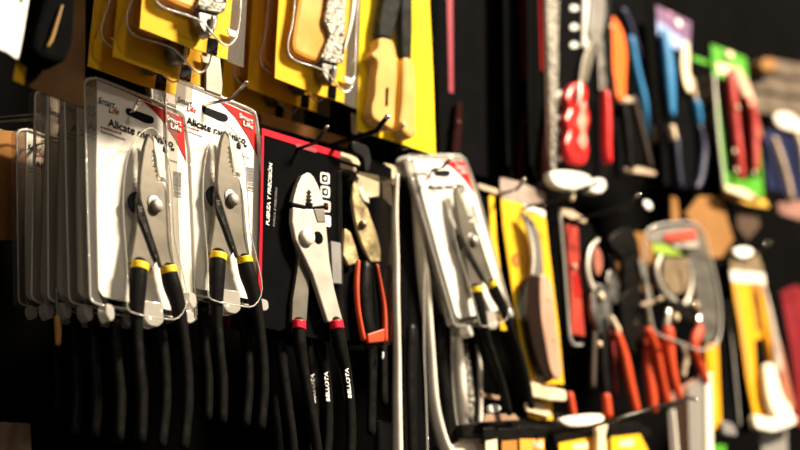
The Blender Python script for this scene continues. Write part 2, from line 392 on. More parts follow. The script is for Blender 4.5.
# ================================================================ black carded pliers with crimson border
def make_black_pack():
    Y = YF-0.004
    t = thing('plier_pack', 'black carded slip joint plier with crimson top border, foremost of its stack', 'plier pack', P(262,128,Y), 'black carded pliers')
    c = prism('card', [(262,128),(340,152),(342,250),(344,345),(300,335),(257,326),(260,230)], Y, 0.0008, BLACKC, t)
    flat('border_print', [(262,128),(340,152),(340,158.5),(264,135),(261,326),(257,326),(260,230)], Y-0.0004, CRIM, c)
    text('slogan', 'FUERZA Y PRECISIÓN', (269,226), (272,164), Y-0.0004, WINK, c, 5.5, bold=0.025)
    text('slogan', 'FORÇA E PRECISÃO', (274.5,227), (277,188), Y-0.0004, GINK, c, 3.0, bold=0.01)
    for i, (x, y) in enumerate([(325,178.5),(325.3,192),(325.8,206.5),(326.3,221)]):
        o = roundc([(x-4.5,y-6.5),(x+4.5,y-5),(x+4.5,y+6),(x-4.5,y+4.5)], 2)
        k = roundc([(x-3,y-4.5),(x+3,y-3.5),(x+3,y+4),(x-3,y+3)], 1.5)
        f = flat('icon', o, Y-0.0004, WINK, c)
        if i < 3: flat('icon_field', k, Y-0.0007, BLACKC, f); flat('icon_symbol', [(x-1.5,y-1),(x+1.6,y-2),(x+1,y+2),(x-1,y+1)], Y-0.0009, RED if i == 2 else WINK, f)
    flat('hang_slot', roundc([(296,143),(317,149),(317,153),(296,147)], 2), Y-0.0006, mat('dim_crimson', (0.25,0.01,0.02), 0.5), c)
    prism('strap', [(331,241),(341,243),(342,284),(333,283)], Y-0.004, 0.003, GREYP, t, bev=0.0004)
    Yp = Y-0.007
    prism('upper_jaw', [(307,172.5),(302,176),(298,184),(295,194),(293,203),(306,206),(305.5,203),(307.5,202),(305.5,200),(307.5,198.5),(306,196.5),(308,195),(306.5,193),(309,190),(311.5,193),(310,195),(312,197),(310,198.5),(312.5,200.5),(310.5,202.5),(313,204),(312.5,207),(324.5,205.5),(322,196),(318.5,186),(314,177),(310.5,173)], Yp, 0.0045, SATIN, t, bev=0.0007)
    prism('jaw_seam', [(291,201.5),(306,205),(326,204),(327,208),(310,209.5),(292,206)], Yp+0.0005, 0.003, BLACKC, t)
    prism('right_lever', [(293,207),(304,209),(324,209),(326,220),(327.5,235),(330,262),(335,290),(343.5,322),(328,322),(321,300),(313,275),(304,256),(296,240),(292.5,222)], Yp-0.001, 0.004, SATIN, t, bev=0.0009)
    prism('left_lever', [(297,240),(304,256),(310,272),(309,295),(307,322),(292,322),(293,300),(297,275),(299,258)], Yp+0.003, 0.0035, STEEL, t, bev=0.0009)
    prism('side_plate', [(314,209),(324.5,209),(326,222),(318,222)], Yp-0.0016, 0.001, STEEL, t, bev=0.0003)
    disc('pivot_slot', 318.5, 237.5, 6.5, Yp-0.0014, 0.0006, BLACKC, t)
    disc('pivot_nut', 308.5, 236, 9.0, Yp-0.0032, 0.0022, mat('bright_nut', (0.8,0.76,0.68), 0.3, 0.3), t, dome=0.5)
    g1 = grip('grip', [(299,324,7.5),(300,345,7.5),(304,372,6.5),(310,405,6),(316,440,6),(319,465,5.5)], Yp, GRIP, t, flat=0.75)
    g2 = grip('grip', [(336,324,8),(340,345,8),(346,372,6.5),(350,405,6),(351,440,6),(349,470,5.5)], Yp, GRIP, t, flat=0.75)
    grip('grip_band', [(299,321,7.9),(299,329.5,8)], Yp, RBAND, t, flat=0.78, round_end=False)
    grip('grip_band', [(335.5,320.5,8.2),(337,329,8.5)], Yp, RBAND, t, flat=0.78, round_end=False)
    text('handle_lettering', 'BELLOTA', (351.5,398.5), (348,368), Yp-0.0045, WINK, g2, 5, bold=0.03)
    return t
BK = make_black_pack()
BG = 'black carded pliers'
clone(BK, P(252,134,YF+0.016), 3, label='black carded plier second in its stack, a crimson edge showing at its left', group=BG)
clone(BK, P(243,140,YF+0.036), 4, label='black carded plier hindmost of its stack, mostly behind the white card', group=BG, skip=('strap',))

# ================================================================ side cutters in a clear pack with orange black grips
def make_cutter():
    Y = YF+0.004
    t = thing('cutter_pack', 'side cutter with brassy steel head and orange-edged black grips under a cream label', 'cutter pack', P(343,150,Y))
    ca = prism('card', [(341,150),(375,160),(392,168),(393,345),(343,340)], Y+0.004, 0.0008, BLACKC, t)
    prism('header_label', [(341,152),(366,160),(366,167),(341,159)], Y, 0.001, CREAM, t)
    prism('header_label', [(341,163),(356,168),(356,172),(341,167)], Y, 0.001, BEIGE, t)
    prism('hanger', roundc([(352,140),(369,146),(372,160),(370,172),(365,172),(364,158),(352,151)], 4), Y-0.012, 0.005, GRIP, t, bev=0.001)
    prism('blade_label', [(357,174),(379,182),(379,196),(370,197),(360,190)], Y-0.001, 0.001, CREAM, t)
    prism('jaw', [(358,176),(362,180),(364,190),(369,197),(370,204),(364,201),(360,194),(357,186)], Y-0.004, 0.003, SATIN, t, bev=0.0007)
    brass = mat('brassy_steel', (0.42,0.33,0.17), 0.38, 0.7, var=0.3, scale=90, bump=0.4)
    prism('front_lever', [(356,177),(353,186),(352.5,200),(355,216),(358,232),(364,248),(371,262),(381,262),(381,250),(378,236),(373,222),(368,208),(364,203),(360,196),(358,186)], Y-0.005, 0.003, brass, t, bev=0.0009)
    prism('rear_lever', [(345,228),(351,232),(356,246),(360,262),(349,266),(343,255)], Y-0.003, 0.003, brass, t, bev=0.0009)
    disc('pivot', 363.5, 224, 4.5, Y-0.0065, 0.0015, DSTEEL, t)
    disc('rivet', 364.5, 223, 3.2, Y-0.008, 0.0015, brass, t)
    for nm, pts in (('grip', [(366,268,8),(365,290,9),(367,320,9),(371,345,8),(372,380,6),(371,430,6)]), ('grip', [(378,268,4),(381,290,6),(383,315,5),(384,345,4),(384,400,5)])):
        grip(nm, pts, Y-0.003, GRIP, t, flat=0.6)
    grip('grip_edge', [(358,262,2.5),(356.5,285,3),(358,310,2.8),(363,338,3)], Y-0.009, REDO, t)
    grip('grip_edge', [(377,265,1.3),(381,285,1.6),(384.5,310,2.4),(385,340,3)], Y-0.009, REDO, t)
    prism('grip_edge', [(368,334),(386,328),(387,341),(369,343)], Y-0.010, 0.003, REDO, t, bev=0.0008)
    grip('grip_mark', [(383,353,1.2),(382.5,358,1.2)], Y-0.010, WINK, t)
    sh = shellbox('clamshell', roundc([(342,168),(392,178),(392,345),(344,345)], 6), Y-0.012, 0.014, CLEARE, t, front=False)
    return t
make_cutter()
tag(prism('price_label', spline([(375,168),(385,164),(397,168),(400,176),(396,183),(384,182),(376,178)], k=3), YF+0.045, 0.001, CREAM, bev=0.0002), 'blurred cream oval label behind the side cutter and the askew white card', 'label')

# ================================================================ long clear packs with pale rims, below the askew card
def long_pack(label, left, right, Y, rim, toolpts, rimhw, mrim=MILK):
    t = thing('long_tool_pack', label, 'tool pack', P(*left[0][:2], Y), 'long clear packs')
    prism('card', [p[:2] for p in left] + [p[:2] for p in right[::-1]], Y+0.012, 0.0008, BLACKC, t)
    grip('pale_rim', [(x, y, h) for (x, y), h in zip(left, rimhw)], Y, mrim, t, flat=1.5)
    for p in toolpts: grip('grip', p, Y+0.004, GRIP, t, flat=0.6)
    r2 = [P(x, y, Y+0.002) for x, y in spline([(a, b) for a, b in right], closed=False, k=4)]
    link('clear_rim', sweep(r2, [0.0006]*len(r2), 6), RIM, t, smooth=True)
    return t
long_pack('long clear pack with straight pale rim right of the side cutter', [(397,175),(395,215),(396,260),(396,300),(397,350),(397,400),(398,470)], [(422,180),(424,250),(424,300),(424,350),(426,400),(428,470)], YF+0.004, 0, [[(412,330,7),(411,370,7),(412,420,6),(414,470,6)]], [1.5,2.5,2.7,3,3.2,3.8,4.2])
long_pack('long clear pack with curved pale rim below the askew white card', [(414,190),(419,240),(424,285),(428,325),(431,365),(434,405),(442,440),(452,460)], [(440,230),(446,270),(450,300),(452,330),(452,370),(455,410),(460,440),(466,460)], YF+0.012, 0, [[(441,320,6),(442,360,7),(447,400,7),(452,450,6)]], [2,4,5,4,4,4.5,5,5])
long_pack('long clear pack with crinkled foil strip left of the black grips', [(450,250),(454,300),(456,340),(458,380),(460,410),(464,440),(466,462)], [(474,300),(479,335),(481,365),(482,400),(482,430),(484,445),(484,462)], YF+0.020, 0, [[(476,330,4),(478,370,4),(477,400,3)]], [2,4,5,6,6,5,5])
LP = [o for o in bpy.data.objects if o.name.startswith('long_tool_pack')][-1]
prism('foil_strip', [(464,345),(468,342),(472,375),(475,400),(474,428),(468,432),(465,400)], YF+0.016, 0.003, CRINK, LP, bev=0.0005)
grip('pale_rim', [(470,305,2),(476,335,2),(480,370,2.2),(480.5,400,2.4),(480,430,3.4),(481,458,4)], YF+0.018, MILK, LP)
prism('foot', roundc([(446,447),(484,432),(486,470),(450,470)], 5), YF+0.013, 0.004, MILK, LP, bev=0.001)

# ================================================================ upper row: yellow blister packs
def make_yellow_blister():
    """yellow card, big clear bubble, amber handle and crinkled steel"""
    Y = YF
    t = thing('yellow_tool_pack', 'yellow blister pack with amber handle at the top, left of the dark gap', 'tool pack', P(275,78,Y), 'yellow blister packs')
    c = prism('card', [(286,-190),(279,0),(276,50),(275,78),(316,94),(344,103),(346,60),(350,0),(354,-190)], Y, 0.0008, YEL, t)
    prism('clear_flap', [(344,104),(357,109),(358,60),(360,0),(361,-60),(352,-60),(350,0),(346,60)], Y+0.0002, 0.0006, CLEARE, t)
    bub = spline([(300,-70),(296,-20),(293,20),(288,42),(289,54),(296,61),(312,66),(326,72),(336,84),(345,92),(352,86),(355,70),(356,40),(358,0),(360,-60)], k=3)
    b = shellbox('blister', bub, Y-0.015, 0.015, CLEAR, t)
    rimring('blister_edge', bub, Y-0.015, 0.9, RIM, b)
    prism('handle', spline([(304,-70),(300,-10),(294,30),(293,46),(298,54),(318,62),(330,60),(328,30),(332,0),(334,-60)], k=3), Y-0.009, 0.008, AMBER, t, bev=0.003)
    prism('foil_strip', spline([(332,-60),(328,0),(325,20),(330,34),(326,45),(322,58),(330,62),(343,62),(345,40),(346,10),(348,-60)], k=3), Y-0.013, 0.005, CRINK, t, bev=0.001)
    grip('painted_glare', [(357,-60,2.5),(353,0,3),(350,25,2.2),(344,50,1.4)], Y-0.014, MILK, t)  # pale streak modelled as the highlight on the clear plastic
    prism('spring_housing', [(322,62),(338,64),(337,76),(333,84),(328,82),(323,74)], Y-0.011, 0.008, DSTEEL, t, bev=0.001)
    grip('bolt', [(334,68,2.2),(333,80,2)], Y-0.013, CHROME, t)
    prism('slot_print', [(329,84),(337,86),(336,99.5),(328,97)], Y-0.0006, 0.0004, BLACKC, c)
    prism('painted_highlight', [(344,76),(353,79),(352,84),(346,82)], Y-0.004, 0.001, WINK, t)  # white piece drawn as a highlight on the pack
    return t
YB = make_yellow_blister()
YG = 'yellow blister packs'
YL1 = clone(YB, P(140,28,YF-0.050), 0, label='brightly lit yellow blister pack at the top, above the two front white packs', group=YG)
clone(YB, P(113,56,YF-0.027), 0, label='shaded yellow blister pack second in the top left stack', group=YG)
clone(YB, P(88,66,YF-0.004), 0, label='shaded yellow blister pack hindmost of the top left stack', group=YG)
clone(YB, P(248,88,YF+0.028), 0, label='yellow blister pack behind the one with the amber handle, its bottom edge in shade', group=YG)
clone(YB, P(222,100,YF+0.055), 0, label='yellow blister pack deepest in the middle stack, left of the amber-handled one', group=YG)
t = thing('dark_tool_pack', 'yellow pack painted dark as if shaded, with a lit yellow left edge and smoky bubble at the top left corner', 'tool pack', P(13,80,YF-0.03))
BRN = mat('shaded_card_brown', (0.02,0.011,0.005), 1.0, spec=0.0, var=0.3, scale=25)  # brown stands for the yellow card lying in shade
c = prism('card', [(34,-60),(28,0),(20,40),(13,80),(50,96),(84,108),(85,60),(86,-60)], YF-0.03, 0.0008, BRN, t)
flat('lit_yellow_edge', [(34,-60),(28,0),(20,40),(13,80),(24,85),(27,62),(34,30),(44,0),(50,-60)], YF-0.0305, YEL, c)  # only the lit sliver keeps the card's own yellow
prism('housing', spline([(50,-50),(44,0),(34,36),(36,52),(50,60),(66,60),(74,40),(76,0),(76,-50)], k=3), YF-0.05, 0.018, BLACKC, t, bev=0.003)
grip('painted_glare', [(62,6,1),(57,22,1.6),(52,38,1.8),(48,46,1.2)], YF-0.052, mat('ochre_glare', (0.35,0.20,0.06), 0.3), t)  # ochre streak drawn as the highlight on the black bubble
# white card at the top left corner
t = thing('white_price_card', 'overexposed white card at the top left corner, nearest the camera', 'card', P(0,0,YF-0.05))
prism('card', roundc([(-30,-40),(34,-30),(28,5),(23,35),(18,60),(8,52),(-30,38)], 4), YF-0.05, 0.0008, WHITE, t)
disc('punched_hole', 22, 0, 2, YF-0.0508, 0.0004, BLACKC, t); 

# yellow card with tan handled tool
def make_tan_tool():
    Y = YF
    t = thing('yellow_tool_pack', 'bright yellow card carrying a tool with tan handles and black arms', 'tool pack', P(357,130,Y))
    c = prism('card', [(361,-190),(361,0),(359,60),(357,130),(396,142),(435.5,155),(433,80),(429,0),(424,-190)], Y, 0.0008, BYEL, t)
    prism('black_arm', [(388,-60),(384,0),(380,20),(379,36),(392,40),(397,22),(402,0),(402,-60)], Y-0.010, 0.006, GRIP, t, bev=0.0015)
    prism('black_arm', [(404,-60),(402,0),(402,30),(403,58),(412,61),(413,30),(413,0),(413,-60)], Y-0.010, 0.006, GRIP, t, bev=0.0015)
    prism('tan_handle', spline([(380,38),(378,48),(372,55),(378,62),(376,78),(375,95),(372,108),(374,118),(384,124),(394,128),(396,100),(398,70),(396,50),(392,40)], k=3), Y-0.012, 0.010, TAN, t, bev=0.0025)
    prism('tan_handle', spline([(404,58),(403,80),(402,105),(400,125),(404,132),(412,138),(418,132),(416,122),(417,90),(414,62)], k=3), Y-0.012, 0.010, TAN, t, bev=0.0025)
    prism('latch', spline([(391,60),(398,58),(402,80),(398,110),(393,112),(392,85)], k=3), Y-0.006, 0.003, BYEL, t, bev=0.0005)
    prism('handle_mark', [(386,88),(389,87),(388,106),(385.5,106)], Y-0.0124, 0.0003, BROWN, t)
    disc('rivet', 404, 124, 3, Y-0.0135, 0.0015, CREAM, t)
    b = shellbox('blister', roundc([(376,-60),(367,45),(366,126),(396,140),(424,144),(422,60),(418,-60)], 8), Y-0.016, 0.016, CLEAR, t)
    return t
make_tan_tool()
# strip of a yellow pack behind, its shade put into the tan colour
t = thing('shaded_pack_strip', 'strip of a yellow pack behind, painted in its shaded tan, between the yellow blister pack and the black card', 'label', P(300,100,YF+0.03))
prism('strip', [(262,112),(360,142),(360,152),(262,124)], YF+0.028, 0.001, CARDB, t)
prism('white_edge', [(352,113),(357,115),(358,134),(353,133)], YF+0.012, 0.001, WINK, t)

t = thing('chisel_blade', 'steel blade hanging below the brightly lit yellow blister pack at the top', 'blade', P(214,60,YF-0.03))
prism('blade', [(209,40),(219,42),(223,84),(222,96),(206,90),(206,60)], YF-0.03, 0.002, STEEL, t, bev=0.0005)
# ================================================================ dark red-edged packs
def dark_pack(label, x0, x1, Y, edge, redto, front=False):
    t = thing('dark_tool_pack', label, 'tool pack', P(x0, 0, Y), 'black red-edged packs')
    c = prism('card', [(x0-2,-70),(x0,0),(x0+1,90),(x0+3,165),(x1+12,185),(x1+8,90),(x1+5,0),(x1+3,-70)], Y, 0.0008, BLACKC, t)
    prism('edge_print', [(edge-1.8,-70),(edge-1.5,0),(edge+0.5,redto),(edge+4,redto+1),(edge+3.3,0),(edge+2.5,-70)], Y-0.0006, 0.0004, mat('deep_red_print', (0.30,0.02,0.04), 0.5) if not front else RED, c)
    pts = [(x1-2,-70),(x1,0),(x1+1,90),(x1+3,150),(x1+9,178)]
    r = [P(a, b, Y-0.010) for a, b in spline(pts, closed=False, k=4)]
    link('clear_rim', sweep(r, [0.0007]*len(r), 6), mat('brown_rim', (0.16,0.10,0.07), 0.4), t, smooth=True)
    grip('tool_grip', [(x0+22,105,4),(x0+20,130,6),(x0+17,165,6),(x0+18,180,5)], Y-0.004, mat('maroon_grip', (0.018,0.004,0.004), 0.8, spec=0.02), t, flat=0.5)
    disc('rivet', x0+22, 122, 2, Y-0.009, 0.001, mat('dull_red', (0.12,0.02,0.02), 0.4), t)
    return t
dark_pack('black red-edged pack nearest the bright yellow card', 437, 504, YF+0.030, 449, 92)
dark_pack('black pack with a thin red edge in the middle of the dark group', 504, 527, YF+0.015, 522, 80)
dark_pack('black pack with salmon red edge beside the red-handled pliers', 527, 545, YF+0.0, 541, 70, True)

# red-handled tool in a crinkled clear pack
t = thing('red_plier_pack', 'clear pack holding pliers with glossy red handles and a white base', 'plier pack', P(550,0,YF))
Y = YF
c = prism('card', [(549,-70),(552,0),(552,90),(550,188),(606,192),(613,150),(613,80),(612,0),(608,-70)], Y, 0.0008, BLACKC, t)
prism('foil_edge', [(543,-70),(547,0),(550,90),(552,180),(556,182),(558,90),(559,0),(556,-70)], Y-0.006, 0.003, CRINK, t, bev=0.0005)
for i, y in enumerate((-14, 8, 27, 45)): flat('printed_dot', spline([(571,y-2),(575,y-3),(579,y),(576,y+2.5),(571,y+2)], k=2), Y-0.0006, WINK, c)
prism('white_column', [(583,-70),(584,0),(583,46),(589,49),(590,20),(590,-70)], Y-0.003, 0.002, WINK, t)
for y in (92, 100, 116, 128, 143, 157): flat('printed_mark', [(557,y),(561,y-2),(562,y+4),(558,y+5)], Y-0.0006, WINK, c)
prism('steel_head', [(590,-70),(592,0),(589,30),(592,44),(602,38),(606,15),(604,-70)], Y-0.006, 0.004, GREYP, t, bev=0.001)
prism('steel_lever', [(590,42),(583,60),(580,82),(587,84),(592,66),(598,42)], Y-0.007, 0.003, STEEL, t, bev=0.0008)
prism('steel_lever', [(596,40),(599,60),(600,90),(607,90),(606,66),(603,38)], Y-0.006, 0.003, DSTEEL, t, bev=0.0008)
prism('red_grip', spline([(576,82),(570,88),(567,98),(570,108),(566,118),(569,130),(566,142),(569,155),(575,162),(586,164),(590,150),(588,135),(591,118),(588,104),(589,90),(583,82)], k=3), Y-0.010, 0.009, REDG, t, bev=0.003)
grip('red_grip', [(605,94,5),(606,120,6),(606,145,6),(607,160,5.5)], Y-0.009, REDG, t)
grip('painted_glare', [(580,82,1.5),(579,95,3),(578,104,1.5)], Y-0.014, MILK, t)  # pale streak modelled as glare on the red handle
prism('pale_lining', spline([(582,104),(587,102),(585,112),(588,120),(585,130),(588,140),(584,150),(579,143),(581,133),(578,124),(581,114)],k=3), Y-0.0125, 0.003, mat('salmon_plastic', (0.80,0.30,0.22), 0.35, var=0.2, scale=80, bump=0.4), t, bev=0.001)
prism('white_base', spline([(551,172),(562,170),(580,172),(591,177),(588,184),(576,189),(560,187),(552,180)], k=3), Y-0.012, 0.008, WINK, t, bev=0.001)
prism('white_base', spline([(589,182),(598,178),(605,180),(606,188),(600,193),(590,190)], k=3), Y-0.012, 0.008, WINK, t, bev=0.001)
grip('lug', [(573,188,2.5),(572,199,2.5)], Y-0.009, CREAM, t)
b = shellbox('blister', roundc([(553,-65),(556,80),(553,180),(606,192),(612,150),(612,60),(608,-65)], 8), Y-0.018, 0.018, CLEAR, t)

# orange handled shears
t = thing('garden_shears', 'tool with one broad orange handle and black arms, right of the red-handled pliers', 'shears', P(615,10,YF))
Y = YF+0.01
prism('orange_handle', spline([(604,14),(610,14),(618,20),(625,35),(628,55),(627,80),(626,98),(618,99),(615,80),(611,60),(606,40),(603,25)], k=3), Y-0.008, 0.010, ORANGE, t, bev=0.0025)
disc('rivet', 611, 26, 2, Y-0.010, 0.001, CREAM, t)
prism('collar', [(616,96),(632,97),(634,102),(618,102)], Y-0.006, 0.006, BEIGE, t, bev=0.0008)
grip('black_arm', [(622,104,5),(626,130,5),(630,168,4)], Y-0.003, GRIP, t)
grip('black_arm', [(633,100,4),(641,130,4),(650,166,3)], Y-0.003, mat('dark_brown_grip', (0.05,0.035,0.028), 0.4), t)
prism('bottom_clip', [(625,168),(640,167),(657,172),(655,175),(628,172)], Y-0.003, 0.004, BEIGE, t, bev=0.0008)
prism('backing_card', [(604,-40),(640,-30),(652,100),(660,180),(612,178),(604,80)], Y+0.008, 0.0008, BLACKC, t)

t = thing('snips', 'slim tool with dark blue handle tucked behind the orange-handled shears', 'tool', P(632,20,YF+0.03))
grip('blue_handle', [(630,40,5),(636,70,4.5),(644,105,5),(648,135,4)], YF+0.015, BLUE, t)
grip('dark_handle', [(622,12,5),(628,25,5),(640,60,4)], YF+0.017, NAVY, t)
prism('cream_cap', [(653,126),(659,124),(661,140),(656,143)], YF+0.012, 0.004, BEIGE, t, bev=0.001)

t = thing('blue_plier_pack', 'purple-headed card holding pliers with a light blue handle', 'plier pack', P(657,5,YF))
c = prism('card', [(656,5),(675,12),(691,22),(692,46),(694,130),(698,190),(664,185),(660,100),(656,40)], YF, 0.0008, BLACKC, t)
flat('purple_header', [(656,5),(691,22),(690,45),(657,20)], YF-0.0004, PURPLE, c)
flat('pale_band', [(657,20),(690,44),(688,56),(658,38)], YF-0.0004, LBLUE, c)
disc('hang_hole', 679, 23, 4, YF-0.001, 0.0006, WINK, t, stretch=(1.2,1)); disc('print_spot', 670, 14, 2.5, YF-0.001, 0.0006, mat('pink_print', (0.6,0.3,0.35), 0.5), t)
grip('blue_handle', [(664,34,6),(668,60,8),(670,85,7.5),(672,112,5)], YF-0.006, BLUE, t, flat=0.6)
grip('cream_tip', [(672,128,3.5),(674,138,3.5)], YF-0.006, CREAM, t)
grip('navy_handle', [(676,140,4),(677,160,4),(680,186,4)], YF-0.006, NAVY, t)

t = thing('trimming_knife', 'cream bladed tool with blue collar between the purple card and the green card', 'knife', P(688,40,YF))
prism('blade', spline([(686,40),(690,50),(690,70),(693,88),(689,92),(684,80),(682,60)], k=3), YF-0.006, 0.003, CREAM, t, bev=0.0008)
grip('neck', [(691,80,3),(695,100,3)], YF-0.004, BEIGE, t)
grip('blue_collar', [(696,104,5),(699,122,4)], YF-0.004, BLUE, t)
grip('navy_handle', [(699,128,4.5),(703,150,5),(700,178,5),(696,188,4)], YF-0.004, NAVY, t)
prism('green_strip', [(692,55),(712,62),(711,66),(693,60)], YF+0.004, 0.001, GREEN, t)

t = thing('green_plier_pack', 'green card with a pair of red-handled pliers hanging at the upper right', 'plier pack', P(711,45,YF))
c = prism('card', [(711,44),(727,50),(746,58),(750,100),(760,150),(764,197),(740,192),(723,186),(719,130),(714,90)], YF, 0.0008, GREEN, t)
flat('black_panel', [(715,76),(747,84),(756,140),(760,178),(727,172),(722,130)], YF-0.0004, BLACKC, c)
flat('white_swoosh', [(716,63),(734,66),(746,78),(738,78),(718,72)], YF-0.0004, CREAM, c)
grip('clear_rim', [(714,75,1.2),(716,105,1.6),(719,140,1.4),(724,184,1.4)], YF-0.004, MILK, t)
prism('hanger', [(727,50),(733,52),(734,58),(728,57)], YF-0.004, 0.003, CREAM, t, bev=0.0005)
prism('white_foot', [(724,184),(745,189),(757,196),(750,199),(726,190)], YF-0.004, 0.003, CREAM, t, bev=0.0005)
prism('pale_jaw', [(733,64),(741,68),(750,84),(757,104),(749,104),(741,88)], YF-0.006, 0.003, BEIGE, t, bev=0.0008)
DRED = mat('brick_red_grip', (0.42,0.035,0.03), 0.4, var=0.2, scale=60, bump=0.4)
grip('red_grip', [(730,76,5),(732,98,5.5),(735,125,5),(738,150,5),(741,176,4.5)], YF-0.008, DRED, t)
grip('red_grip', [(748,102,5.5),(753,120,5.5),(754,145,5),(755,168,5)], YF-0.008, DRED, t)
for x, y in ((738,107),(751,104),(735,151),(737,170),(755,172)): disc('painted_glint', x, y, 2.4, YF-0.014, 0.001, CREAM, t)  # cream discs put in as glints on the handles

# right edge: boxed goods and more hanging tools
for i, (y0, y1, x0, m, lab) in enumerate([(57,72,764,BEIGE,'top'),(74,90,754,BEIGE,'middle'),(93,112,756,CARDB,'bottom')]):
    mm = mat('dull_tan_box', (0.10,0.075,0.05), 0.6, var=0.3, scale=30)
    pts = roundc([(x0,y0),(830,y0+12),(830,y1+12),(x0,y1)], 3)
    tag(prism('carton', pts, YF+0.02, 0.10, mm, bev=0.003), 'dull tan carton at the upper right edge, %s of three' % lab, 'carton', 'tan cartons')
t = thing('packet', 'small ochre packet standing on the top tan carton', 'packet', P(772,64,YF))
bm = prism_bm(roundc([(762,60),(772,57),(778,62),(776,71),(762,70)], 3), YF+0.005, 0.012); link('sachet', bm, CARDB, t, bev=0.002)
t = thing('blue_tool_pack', 'pack with pale top, navy body and cream diagonal tool at the right edge', 'tool pack', P(772,118,YF))
prism('card', [(764,128),(800,140),(830,150),(830,205),(800,198),(768,188)], YF, 0.0008, mat('navy_card', (0.01,0.014,0.05), 0.4), t)
prism('pale_top', spline([(776,114),(788,112),(800,120),(806,132),(790,130),(778,125)], k=3), YF-0.004, 0.004, mat('pale_plastic', (0.62,0.54,0.48), 0.4, var=0.2), t, bev=0.001)
grip('cream_tool', [(774,140,3.5),(780,158,4),(787,180,3.5),(791,197,3)], YF-0.008, BEIGE, t)
grip('cream_tool', [(796,132,3),(802,150,4),(806,180,3)], YF-0.008, CREAM, t)
t = thing('tan_tool', 'brown leather-like sheath hanging right of the green card', 'sheath', P(760,130,YF))
prism('sheath', spline([(757,118),(764,140),(768,165),(773,195),(764,192),(757,160)], k=3), YF+0.008, 0.006, mat('sheath_brown', (0.30,0.13,0.06), 0.5, var=0.2), t, bev=0.001)
t = thing('pink_strip', 'dull pink packet lying across the lower edge of the navy pack', 'packet', P(790,210,YF))
prism('wrapper', [(778,203),(800,200),(830,206),(830,222),(800,220),(780,214)], YF-0.004, 0.003, mat('dull_pink', (0.22,0.11,0.09), 0.5, var=0.3), t, bev=0.001)

# tan card pile behind the oval pack
t = thing('kraft_pack', 'orange-brown cardboard pack behind the green card, above the oval clear pack', 'cardboard pack', P(700,200,YF+0.03))
prism('board', [(686,214),(700,196),(722,196),(728,220),(734,240),(722,258),(704,258),(698,232)], YF+0.012, 0.004, CARDB, t, bev=0.001)
prism('flap', [(724,184),(766,200),(770,208),(744,204),(726,196)], YF+0.006, 0.003, mat('ochre_board', (0.62,0.36,0.05), 0.5), t, bev=0.001)
prism('fold', [(736,206),(757,208),(760,226),(748,240),(738,228)], YF+0.016, 0.003, mat('dark_fold', (0.06,0.035,0.02), 0.6), t)
t = thing('kraft_pack', 'orange-brown cardboard pack behind the black pruner blades', 'cardboard pack', P(630,230,YF+0.04))
prism('board', [(616,232),(650,232),(655,250),(652,292),(618,290)], YF+0.03, 0.003, CARDB, t, bev=0.001)
t = thing('kraft_pack', 'narrow ochre cardboard strip hanging above the oval clear pack', 'cardboard pack', P(673,200,YF+0.04))
prism('board', [(671,196),(677,198),(681,222),(672,222)], YF+0.03, 0.003, CARDB, t, bev=0.0005)

# ================================================================ small yellow edge and the knife card
t = thing('yellow_edge_card', 'narrow edge of a yellow card left of the knife card', 'card', P(492,190,YF+0.01))
prism('card', [(489,196),(494,194),(497,240),(504,300),(508,330),(501,330),(496,290),(491,240)], YF+0.004, 0.0008, YEL, t)
prism('hanger', roundc([(478,183),(500,190),(500,195),(479,188)], 2), YF+0.002, 0.001, BEIGE, t)
prism('black_backing', [(480,188),(490,192),(494,260),(500,330),(490,330)], YF+0.006, 0.0008, BLACKC, t)

t = thing('knife_pack', 'yellow card with a curved grafting knife, rosy handle and brown oval stamp', 'knife pack', P(501,180,YF))
Y = YF
prism('clear_header', roundc([(500,177),(520,182),(545,193),(546,206),(524,203),(501,199)], 3), Y, 0.0008, mat('greyish_film', (0.36,0.28,0.24), 0.25, var=0.25, bump=0.4, coat=0.5), t)
c = prism('card', [(501,198),(524,204),(545,212),(549,250),(554,290),(559,330),(564,384),(545,384),(526,383),(521,340),(514,300),(508,260),(503,225)], Y, 0.0008, YEL, t)
flat('pale_lower_field', [(513,292),(527,294),(528,383),(521,340)], Y-0.0004, BYEL, c)
flat('white_label', [(523,203.5),(545,211),(545,217),(526,210)], Y-0.0004, WINK, c)
dashes('label_print', (529,211), (542,215), 1.6, 6, Y-0.0008, GINK, c)
flat('stamp', spline([(517,253),(521,256),(522,262),(518,267),(513,264),(512,257)], k=3), Y-0.0004, mat('brown_ink', (0.32,0.10,0.03), 0.5), c)
for yy in (257,260,263): flat('stamp_line', [(513.5,yy),(520.5,yy+1),(520.5,yy+1.7),(513.5,yy+0.7)], Y-0.0007, YEL, c)
prism('blade', spline([(522,212),(529,216),(536,226),(541,242),(543,262),(543,280),(534,279),(533,262),(531,245),(527,228)], k=3), Y-0.008, 0.002, mat('plain_blade', (0.22,0.21,0.20), 0.4, 0.5, var=0.1), t, bev=0.0005)
grip('blade_edge', [(526,222,0.8),(531,240,1.8),(533,258,2.0),(532,274,1.4)], Y-0.009, mat('bright_edge', (0.95,0.95,0.92), 0.3, 0.2), t)
prism('rosy_scale', spline([(541,276),(548,277),(553,290),(556,320),(560,350),(562,372),(558,379),(551,370),(545,340),(541,310)], k=3), Y-0.012, 0.004, PINKW, t, bev=0.0012)
prism('dark_scale', spline([(527,279),(541,277),(542,310),(545,340),(551,368),(553,380),(545,378),(535,352),(529,322),(526,296)], k=3), Y-0.010, 0.007, BROWN, t, bev=0.001)
for x, y in ((549,300),(554,340)): disc('rivet', x, y, 1.4, Y-0.0125, 0.0008, BEIGE, t)
prism('clear_foot', roundc([(529,381),(548,386),(566,390),(567,401),(550,400),(530,396)], 3), Y-0.006, 0.003, CREAM, t, bev=0.0006)
